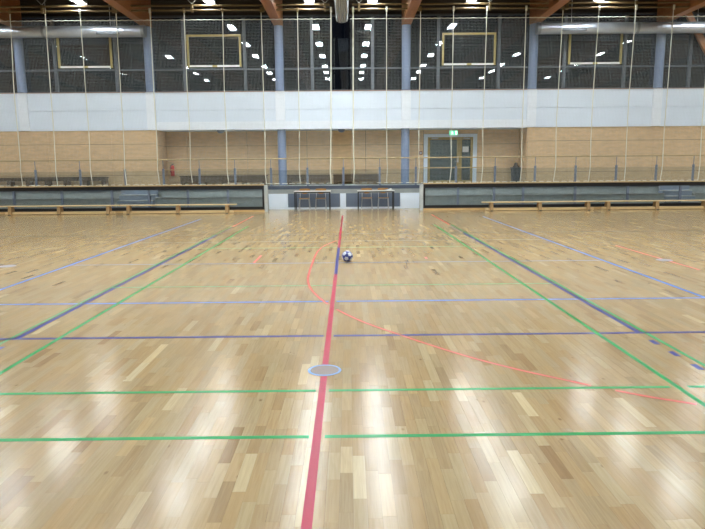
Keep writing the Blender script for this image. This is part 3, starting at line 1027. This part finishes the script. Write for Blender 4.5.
def net_set(side, tops, mids, bots, xin, xout, label_n, label_r):
    x0, x1 = min(xin, xout), max(xin, xout)
    # rail
    Yk = Yn + 0.075
    r = thing('net_rail', label_r, 'rail', ((x0 + x1) / 2, Yk, Z_R2 - 0.03))
    s = 1 if xin > xout else -1
    part('upper_pipe', MB().tube([(xout, Yk, Z_R1), (xin - s * 0.08, Yk, Z_R1)], 0.032, 10), M_BRASS, r)
    part('lower_pipe', MB().tube([(xout, Yk, Z_R2), (xin, Yk, Z_R2)], 0.032, 10), M_BRASS, r)
    inside = [on_wall(x, 7, Yk).x for x in ((325, 263, 192, 113, 42) if side == 'l' else (359, 418, 490, 567, 636))]
    for x in inside + [inside[-1] - s * 2.8]:
        c = part('clamp', MB().bevbox(x - 0.04, x + 0.04, Yk - 0.05, Yk + 0.05, Z_R2 - 0.07, Z_R1 + 0.05, 0.01), M_BRASS, r)
        part('hanger_wire', MB().tube([(x, Yk, Z_R1 + 0.05), (x - 0.16, Yk, Z_R1 + 0.22), (x - 0.16, Yk, Z_CEIL)], 0.012, 6)
             .tube([(x, Yk, Z_R1 + 0.05), (x + 0.16, Yk, Z_R1 + 0.22), (x + 0.16, Yk, Z_CEIL)], 0.012, 6), M_CHROME, c)
    # net
    zb = 1.0
    n = thing('protective_net', label_n, 'net', ((x0 + x1) / 2, Yn, zb))
    mb = MB()
    hw = 0.0011
    cell = 0.05
    x = x0
    while x <= x1:
        mb.box(x - hw, x + hw, Yn - hw, Yn + hw, zb, Z_NT)
        x += cell
    z = zb + cell / 2
    while z < Z_NT:
        mb.box(x0, x1, Yn - hw * 1.0, Yn + hw * 1.0, z - hw, z + hw)
        z += cell
    part('net_mesh', mb, M_NET, n, kind='stuff')
    # head rope in shallow scallops
    pts = []
    x = x0
    i = 0
    while x <= x1 + 0.01:
        pts.append((x, Yn - 0.012, Z_NT + (0.010 if i % 2 else -0.004)))
        x += 0.11
        i += 1
    part('head_rope', MB().tube(pts, 0.012, 6), M_ROPE, n)
    # foot rope: white lashing showing as dashes on the cap
    mb = MB()
    x = x0 + 0.1
    while x < x1 - 0.2:
        l_ = random.uniform(0.13, 0.22)
        mb.tube([(x, Yn - 0.02, zb + 0.010), (x + l_ * 0.5, Yn - 0.025, zb + 0.022), (x + l_, Yn - 0.02, zb + 0.010)], 0.012, 6)
        x += 0.27
    part('foot_lashing', mb, M_ROPE, n, kind='stuff')
    for (tx, ty), (mx, my), (bx_, by_) in zip(tops, mids, bots):
        t0, t1, t2 = on_wall(tx, ty, Yn).x, on_wall(mx, my, Yn).x, on_wall(bx_, by_, Yn).x
        zm = on_wall(mx, my, Yn).z
        xl = t1 + (t2 - t1) * 0.42 - 0.02 * s * random.uniform(0.4, 1.6)
        path = [(t0, Z_R2), (t0 * 0.6 + t1 * 0.4, 5.9), (t1, zm), (t1 * 0.55 + t2 * 0.45, 2.9), (xl, 1.95), (xl - 0.02 * s + (t2 - xl) * 0.3, 1.55), (t2, zb)]
        fine = catmull(path, 4)
        edge = abs(t0) < 0.9
        rp = part('hanging_rope', MB().tube([(a, Yn - 0.03, b3) for a, b3 in fine], 0.022 if edge else 0.014, 6), M_ROPE, n)
        part('pulley', MB().bevbox(t0 - 0.035, t0 + 0.035, Yn - 0.07, Yn - 0.034, Z_R2 - 0.12, Z_R2 + 0.05, 0.01), M_ROPE if random.random() < 0.5 else M_BRASS, rp)
    return n


xi_l, xi_r = on_wall(332.5, 60, Yn).x, on_wall(350.5, 60, Yn).x
net_set('l', ropes_l, mid_l, bot_l, xi_l, -15.0, 'fine mesh ball net with cream ropes on the fire extinguisher side of the gap',
        'double brass pipe carrying the ball net on the extinguisher side')
net_set('r', ropes_r, mid_r, bot_r, xi_r, 15.0, 'fine mesh ball net with cream ropes on the exit door side of the gap',
        'double brass pipe carrying the ball net on the exit door side')

# rolled-up divider curtain running under the roof along the centre line
xa, xb, zc = on_wall(336, 23, 22.2).x, on_wall(348, 23, 22.2).x, 6.53
n = 6
prof = [(xa - 0.02, zc + 0.55)]
for k in range(n * 4 + 1):
    u = k / (n * 4)
    prof.append((xa + (xb - xa) * u, zc + 0.028 * math.cos(u * n * 2 * math.pi) + 0.09 * abs(2 * u - 1) ** 3))
prof.append((xb + 0.02, zc + 0.55))
dc = thing('divider_curtain', 'pale grey gathered divider curtain hanging high in the gap between the nets', 'curtain', ((xa + xb) / 2, 22.2, zc))
part('gathered_cloth', MB().prism(prof, 'y', Y0 + 0.3, 22.2), M_CURTAIN, dc)
part('carrier_beam', MB().box((xa + xb) / 2 - 0.06, (xa + xb) / 2 + 0.06, Y0 + 0.3, 22.15, zc + 0.552, Z_CEIL), M_BLACK, dc)

# ------------------------------------------------------------------ ceiling lamps
DIFF = emission('lamp_diffuser', (0.915, 0.985, 1.02), LAMP_STRENGTH)
LZ = 7.44
lx = [-18.0, -13.75, -9.28, -4.68, -1.13, 1.13, 4.68, 9.28, 13.75, 18.0]
ly = [22.6, 18.95, 15.8, 12.4, 10.0, 7.1, 3.9, 0.6]
ORD = ['first', 'second', 'third', 'fourth', 'fifth', 'sixth', 'seventh', 'eighth']


def side(x):
    return 'extinguisher side' if x < 0 else 'exit door side'


lamp0 = None
for x in lx:
    bay = {1: 'beside the divider curtain', 4: 'past the first beam', 9: 'past the second beam',
           13: 'past the third beam', 18: 'past the fourth beam'}[int(abs(x))]
    for k, y in enumerate(ly):
        if k == 6:
            continue
        lb = 'white ceiling lamp %s, %s from net rail, %s' % (bay, ORD[k], side(x))
        if lamp0 is None:
            lamp0 = thing('ceiling_lamp', lb, 'lamp', (x, y, LZ), 'ceiling lamps')
            part('housing', MB().bevbox(x - 0.17, x + 0.17, y - 0.60, y + 0.60, LZ + 0.052, LZ + 0.11, 0.01)
                 .box(x - 0.17, x - 0.155, y - 0.60, y + 0.60, LZ, LZ + 0.055).box(x + 0.155, x + 0.17, y - 0.60, y + 0.60, LZ, LZ + 0.055)
                 .box(x - 0.155, x + 0.155, y - 0.60, y - 0.585, LZ, LZ + 0.055).box(x - 0.155, x + 0.155, y + 0.585, y + 0.60, LZ, LZ + 0.055),
                 M_LAMPBODY, lamp0)
            part('diffuser', MB().box(x - 0.14, x + 0.14, y - 0.55, y + 0.55, LZ + 0.044, LZ + 0.050), DIFF, lamp0, 'glowing white diffuser')
            for dy in (-0.4, 0.4):
                part('rod', MB().tube([(x, y + dy, LZ + 0.10), (x, y + dy, Z_CEIL)], 0.008, 6), M_CHROME, lamp0)
        else:
            copy_tree(lamp0, (x, y, LZ), lb)

# ------------------------------------------------------------------ gym benches
def gym_bench(x0, x1, label):
    y = 21.8
    b = thing('gym_bench', label, 'bench', ((x0 + x1) / 2, y, 0), 'gym benches')
    part('seat_plank', MB().bevbox(x0, x1, y - 0.13, y + 0.13, 0.295, 0.33, 0.008), M_BENCH, b)
    part('balance_beam', MB().bevbox(x0 + 0.12, x1 - 0.12, y - 0.05, y + 0.05, 0.025, 0.105, 0.008), M_BENCH, b)
    for k in range(3):
        x = x0 + 0.33 + (x1 - x0 - 0.66) * k / 2
        lg = part('leg', MB().prism([(y - 0.15, 0.0), (y + 0.15, 0.0), (y + 0.10, 0.295), (y - 0.10, 0.295)], 'x', x - 0.055, x + 0.055), M_BENCHLEG, b)
        part('rubber_foot', MB().box(x - 0.05, x + 0.05, y - 0.155, y - 0.15, 0.0, 0.03).box(x - 0.05, x + 0.05, y + 0.15, y + 0.155, 0.0, 0.03), M_BLACK, lg)
    return b


def bx_at(x, y):
    return on_wall(x, y, 21.8).x


gym_bench(bx_at(119.5, 205), bx_at(236.5, 205), 'long pine gym bench ending beside the tables, on the extinguisher side')
gym_bench(bx_at(1.5, 206), bx_at(118, 206), 'long pine gym bench in front of the blue-grey steps, extinguisher side')
gym_bench(bx_at(-116, 206), bx_at(0.0, 206), 'pine gym bench farthest from the tables, on the extinguisher side')
gym_bench(bx_at(482, 201), bx_at(597, 201), 'long pine gym bench starting near the tables, on the exit door side')
gym_bench(bx_at(598.5, 201), bx_at(714, 201), 'long pine gym bench in front of the blue-grey steps, exit door side')

# ------------------------------------------------------------------ tables and chairs
def table(px0, px1, label):
    x0, x1 = on_wall(px0, 191, 22.35).x, on_wall(px1, 191, 22.35).x
    y0, y1 = 22.32, 22.92
    t = thing('folding_table', label, 'table', ((x0 + x1) / 2, (y0 + y1) / 2, 0))
    part('tabletop', MB().bevbox(x0 - 0.015, x1 + 0.015, y0 - 0.02, y1 + 0.02, 0.712, 0.735, 0.005), M_TABLETOP, t)
    part('frame', MB().box(x0, x1, y0, y0 + 0.035, 0.672, 0.711).box(x0, x1, y1 - 0.035, y1, 0.672, 0.711)
         .box(x0, x0 + 0.035, y0 + 0.036, y1 - 0.036, 0.672, 0.711).box(x1 - 0.035, x1, y0 + 0.036, y1 - 0.036, 0.672, 0.711), M_BLACK, t)
    for x in (x0, x1 - 0.036):
        for y in (y0, y1 - 0.036):
            part('leg', MB().box(x, x + 0.036, y, y + 0.036, 0.0, 0.671), M_BLACK, t)
    return t, (x0, x1)


t1, r1 = table(294.2, 330.0, 'black-framed table with pale top, standing before the slate panel on the extinguisher side')
t2, r2 = table(357.8, 394.2, 'black-framed table with papers on its pale top, exit door side')


def chair(pc, label, yc=23.02):
    x = on_wall(pc, 199, yc).x
    c = thing('chair', label, 'chair', (x, yc, 0), 'plywood chairs at the tables')
    w = 0.20
    # seat: slightly dished plywood
    mb = MB()
    prof = [(-0.20, 0.455), (-0.19, 0.44), (-0.10, 0.435), (0.10, 0.437), (0.19, 0.445), (0.20, 0.455), (0.19, 0.458), (0.10, 0.450), (-0.10, 0.448), (-0.19, 0.455)]
    mb.prism([(x + a, z) for a, z in prof], 'y', yc - 0.21, yc + 0.19)
    part('seat', mb, M_CHAIRWOOD, c)
    # curved backrest with rounded lower edge
    mb = MB()
    ns = 10
    vs, fs = [], []
    for i in range(ns + 1):
        u = -1 + 2 * i / ns
        drop = 0.20 - 0.10 * abs(u) ** 2.2
        yy = yc + 0.225 - 0.035 * u * u
        for (dy, zz_) in ((0, 0.80 - 0.01 * u * u), (0.012, 0.80 - 0.01 * u * u), (0.012, 0.80 - drop), (0, 0.80 - drop)):
            vs.append((x + u * w, yy + dy, zz_))
    for i in range(ns):
        for k in range(4):
            fs.append((4 * i + k, 4 * i + (k + 1) % 4, 4 * i + 4 + (k + 1) % 4, 4 * i + 4 + k))
    fs += [(0, 1, 2, 3), tuple(4 * ns + k for k in (3, 2, 1, 0))]
    mb._add(vs, fs)
    part('backrest', mb, M_CHAIRWOOD, c)
    for s in (-1, 1):
        part('leg', MB().tube([(x + s * 0.20, yc - 0.22, 0), (x + s * 0.175, yc - 0.17, 0.43)], 0.012, 8), M_CHROME, c)
        part('leg', MB().tube([(x + s * 0.20, yc + 0.24, 0), (x + s * 0.175, yc + 0.16, 0.43), (x + s * 0.17, yc + 0.205, 0.72)], 0.012, 8), M_CHROME, c)
    part('seat_frame', MB().tube([(x - 0.175, yc - 0.17, 0.425), (x - 0.175, yc + 0.16, 0.425)], 0.011, 8)
         .tube([(x + 0.175, yc - 0.17, 0.425), (x + 0.175, yc + 0.16, 0.425)], 0.011, 8)
         .tube([(x - 0.175, yc - 0.16, 0.42), (x + 0.175, yc - 0.16, 0.42)], 0.009, 8), M_CHROME, c)
    return c


chair(304.5, 'plywood chair nearest the extinguisher-side barrier end, behind a table')
chair(320.8, 'plywood chair behind the table without papers, on the side towards the red line')
chair(366.8, 'plywood chair behind the table with papers, on the side towards the red line')
chair(383.3, 'plywood chair behind the papers on the table')
pp = on_wall(388, 190, 22.55)
pk = thing('paper_stack', 'loose white and pale blue papers on the black-framed table', 'papers', (pp.x, 22.6, 0.736))
for k, (dx, dy, rot, mt) in enumerate(((0, 0, 0.2, M_PAPER), (-0.05, 0.02, -0.3, mat('paper_blue', srgb(150, 180, 214), 0.6)), (0.04, -0.02, 0.5, M_PAPER))):
    c, s = math.cos(rot), math.sin(rot)
    cs = [(pp.x + dx + a * c - b2 * s, 22.58 + dy + a * s + b2 * c) for a, b2 in ((-0.10, -0.07), (0.10, -0.07), (0.12, 0.07), (-0.10, 0.07))]
    zb = 0.736 + 0.006 * k
    mb = MB()
    lift = [0, 0.05 if k == 1 else 0.02, 0.06 if k == 2 else 0.01, 0]
    vs = [(a, b2, zb + l_) for (a, b2), l_ in zip(cs, lift)] + [(a, b2, zb + l_ + 0.004) for (a, b2), l_ in zip(cs, lift)]
    mb._add(vs, [(3, 2, 1, 0), (4, 5, 6, 7), (0, 1, 5, 4), (1, 2, 6, 5), (2, 3, 7, 6), (3, 0, 4, 7)])
    part('sheet', mb, mt, pk)

# ------------------------------------------------------------------ floor socket lids
fs_ = thing('floor_socket', 'round grey floor lid with light blue rim on the red line', 'floor lid', (0, 4.64, 0.0008))
mb = MB()
nseg = 40
ring_prof = [(0.112, 0.0009), (0.114, 0.0040), (0.130, 0.0040), (0.133, 0.0009)]
vs, fs = [], []
for k in range(nseg):
    a = 2 * math.pi * k / nseg
    for r_, z in ring_prof:
        vs.append((r_ * math.cos(a), 4.64 + r_ * math.sin(a), z))
for k in range(nseg):
    for j in range(4):
        a, b2 = 4 * k + j, 4 * k + (j + 1) % 4
        c, d2 = (4 * ((k + 1) % nseg)) + (j + 1) % 4, (4 * ((k + 1) % nseg)) + j
        fs.append((a, b2, c, d2))
mb._add(vs, fs)
part('rim', mb, mat('rim_blue', srgb(128, 164, 214), 0.4, vary=0.04), fs_, 'light blue rim')
part('lid', MB().lathe([(0.112, 0.0009), (0.112, 0.0030), (0.108, 0.0036)], 0, 4.64, 40), M_LIDGREY, fs_, 'grey lid')
for sx_, lb in ((-1, 'small grey floor lid just outside the light blue sideline, extinguisher side'), (1, 'small grey floor lid on the short red line')):
    solo('floor_socket', MB().lathe([(0.13, 0.0009), (0.13, 0.0035), (0.125, 0.004)], sx_ * 5.5, 10.1, 28), mat('lid_dark', srgb(136, 132, 138), 0.6),
         (sx_ * 5.5, 10.1, 0.0009), lb, 'floor lid')

# ------------------------------------------------------------------ handball
gp_ = on_floor(347.3, 261.6)
R = 0.094
bm = bmesh.new()
bmesh.ops.create_icosphere(bm, subdivisions=5, radius=R)
ph = (1 + 5 ** 0.5) / 2
dirs = [Vector(v).normalized() for a in (-1, 1) for b2 in (-ph, ph) for v in ((0, a, b2), (a, b2, 0), (b2, 0, a))]
rotm = Matrix.Rotation(0.55, 3, 'X') @ Matrix.Rotation(0.35, 3, 'Z') @ Matrix.Rotation(0.4, 3, 'Y')
dirs = [rotm @ v for v in dirs]
hexd = []
for i in range(12):
    for j in range(i + 1, 12):
        for k in range(j + 1, 12):
            if dirs[i].dot(dirs[j]) > 0.4 and dirs[j].dot(dirs[k]) > 0.4 and dirs[i].dot(dirs[k]) > 0.4:
                hexd.append((dirs[i] + dirs[j] + dirs[k]).normalized())
cells = [(v, 0.94, True) for v in dirs] + [(v, 1.0, False) for v in hexd]
for v in bm.verts:
    n_ = v.co.normalized()
    sc = sorted([(n_.dot(c) + (0.0 if p5 else -0.018), ) for c, w_, p5 in cells], reverse=True)
    if sc[0][0] - sc[1][0] < 0.012:
        v.co *= 0.982                       # stitched seams sit a little deeper
for f in bm.faces:
    n_ = f.calc_center_median().normalized()
    best = max(cells, key=lambda c: n_.dot(c[0]) + (0.0 if c[2] else -0.018))
    f.material_index = 1 if best[2] else 0
    f.smooth = True
me = bpy.data.meshes.new('handball')
bm.to_mesh(me)
bm.free()
me.materials.append(mat('ball_blue', srgb(32, 44, 128), 0.35, vary=0.08))
me.materials.append(mat('ball_white', srgb(225, 228, 232), 0.4, vary=0.03))
ball = bpy.data.objects.new('handball', me)
COL.objects.link(ball)
ball.location = (gp_.x, gp_.y, R - 0.001)
ball['label'] = 'blue and white handball lying next to the blue stretch of the centre line'
ball['category'] = 'ball'
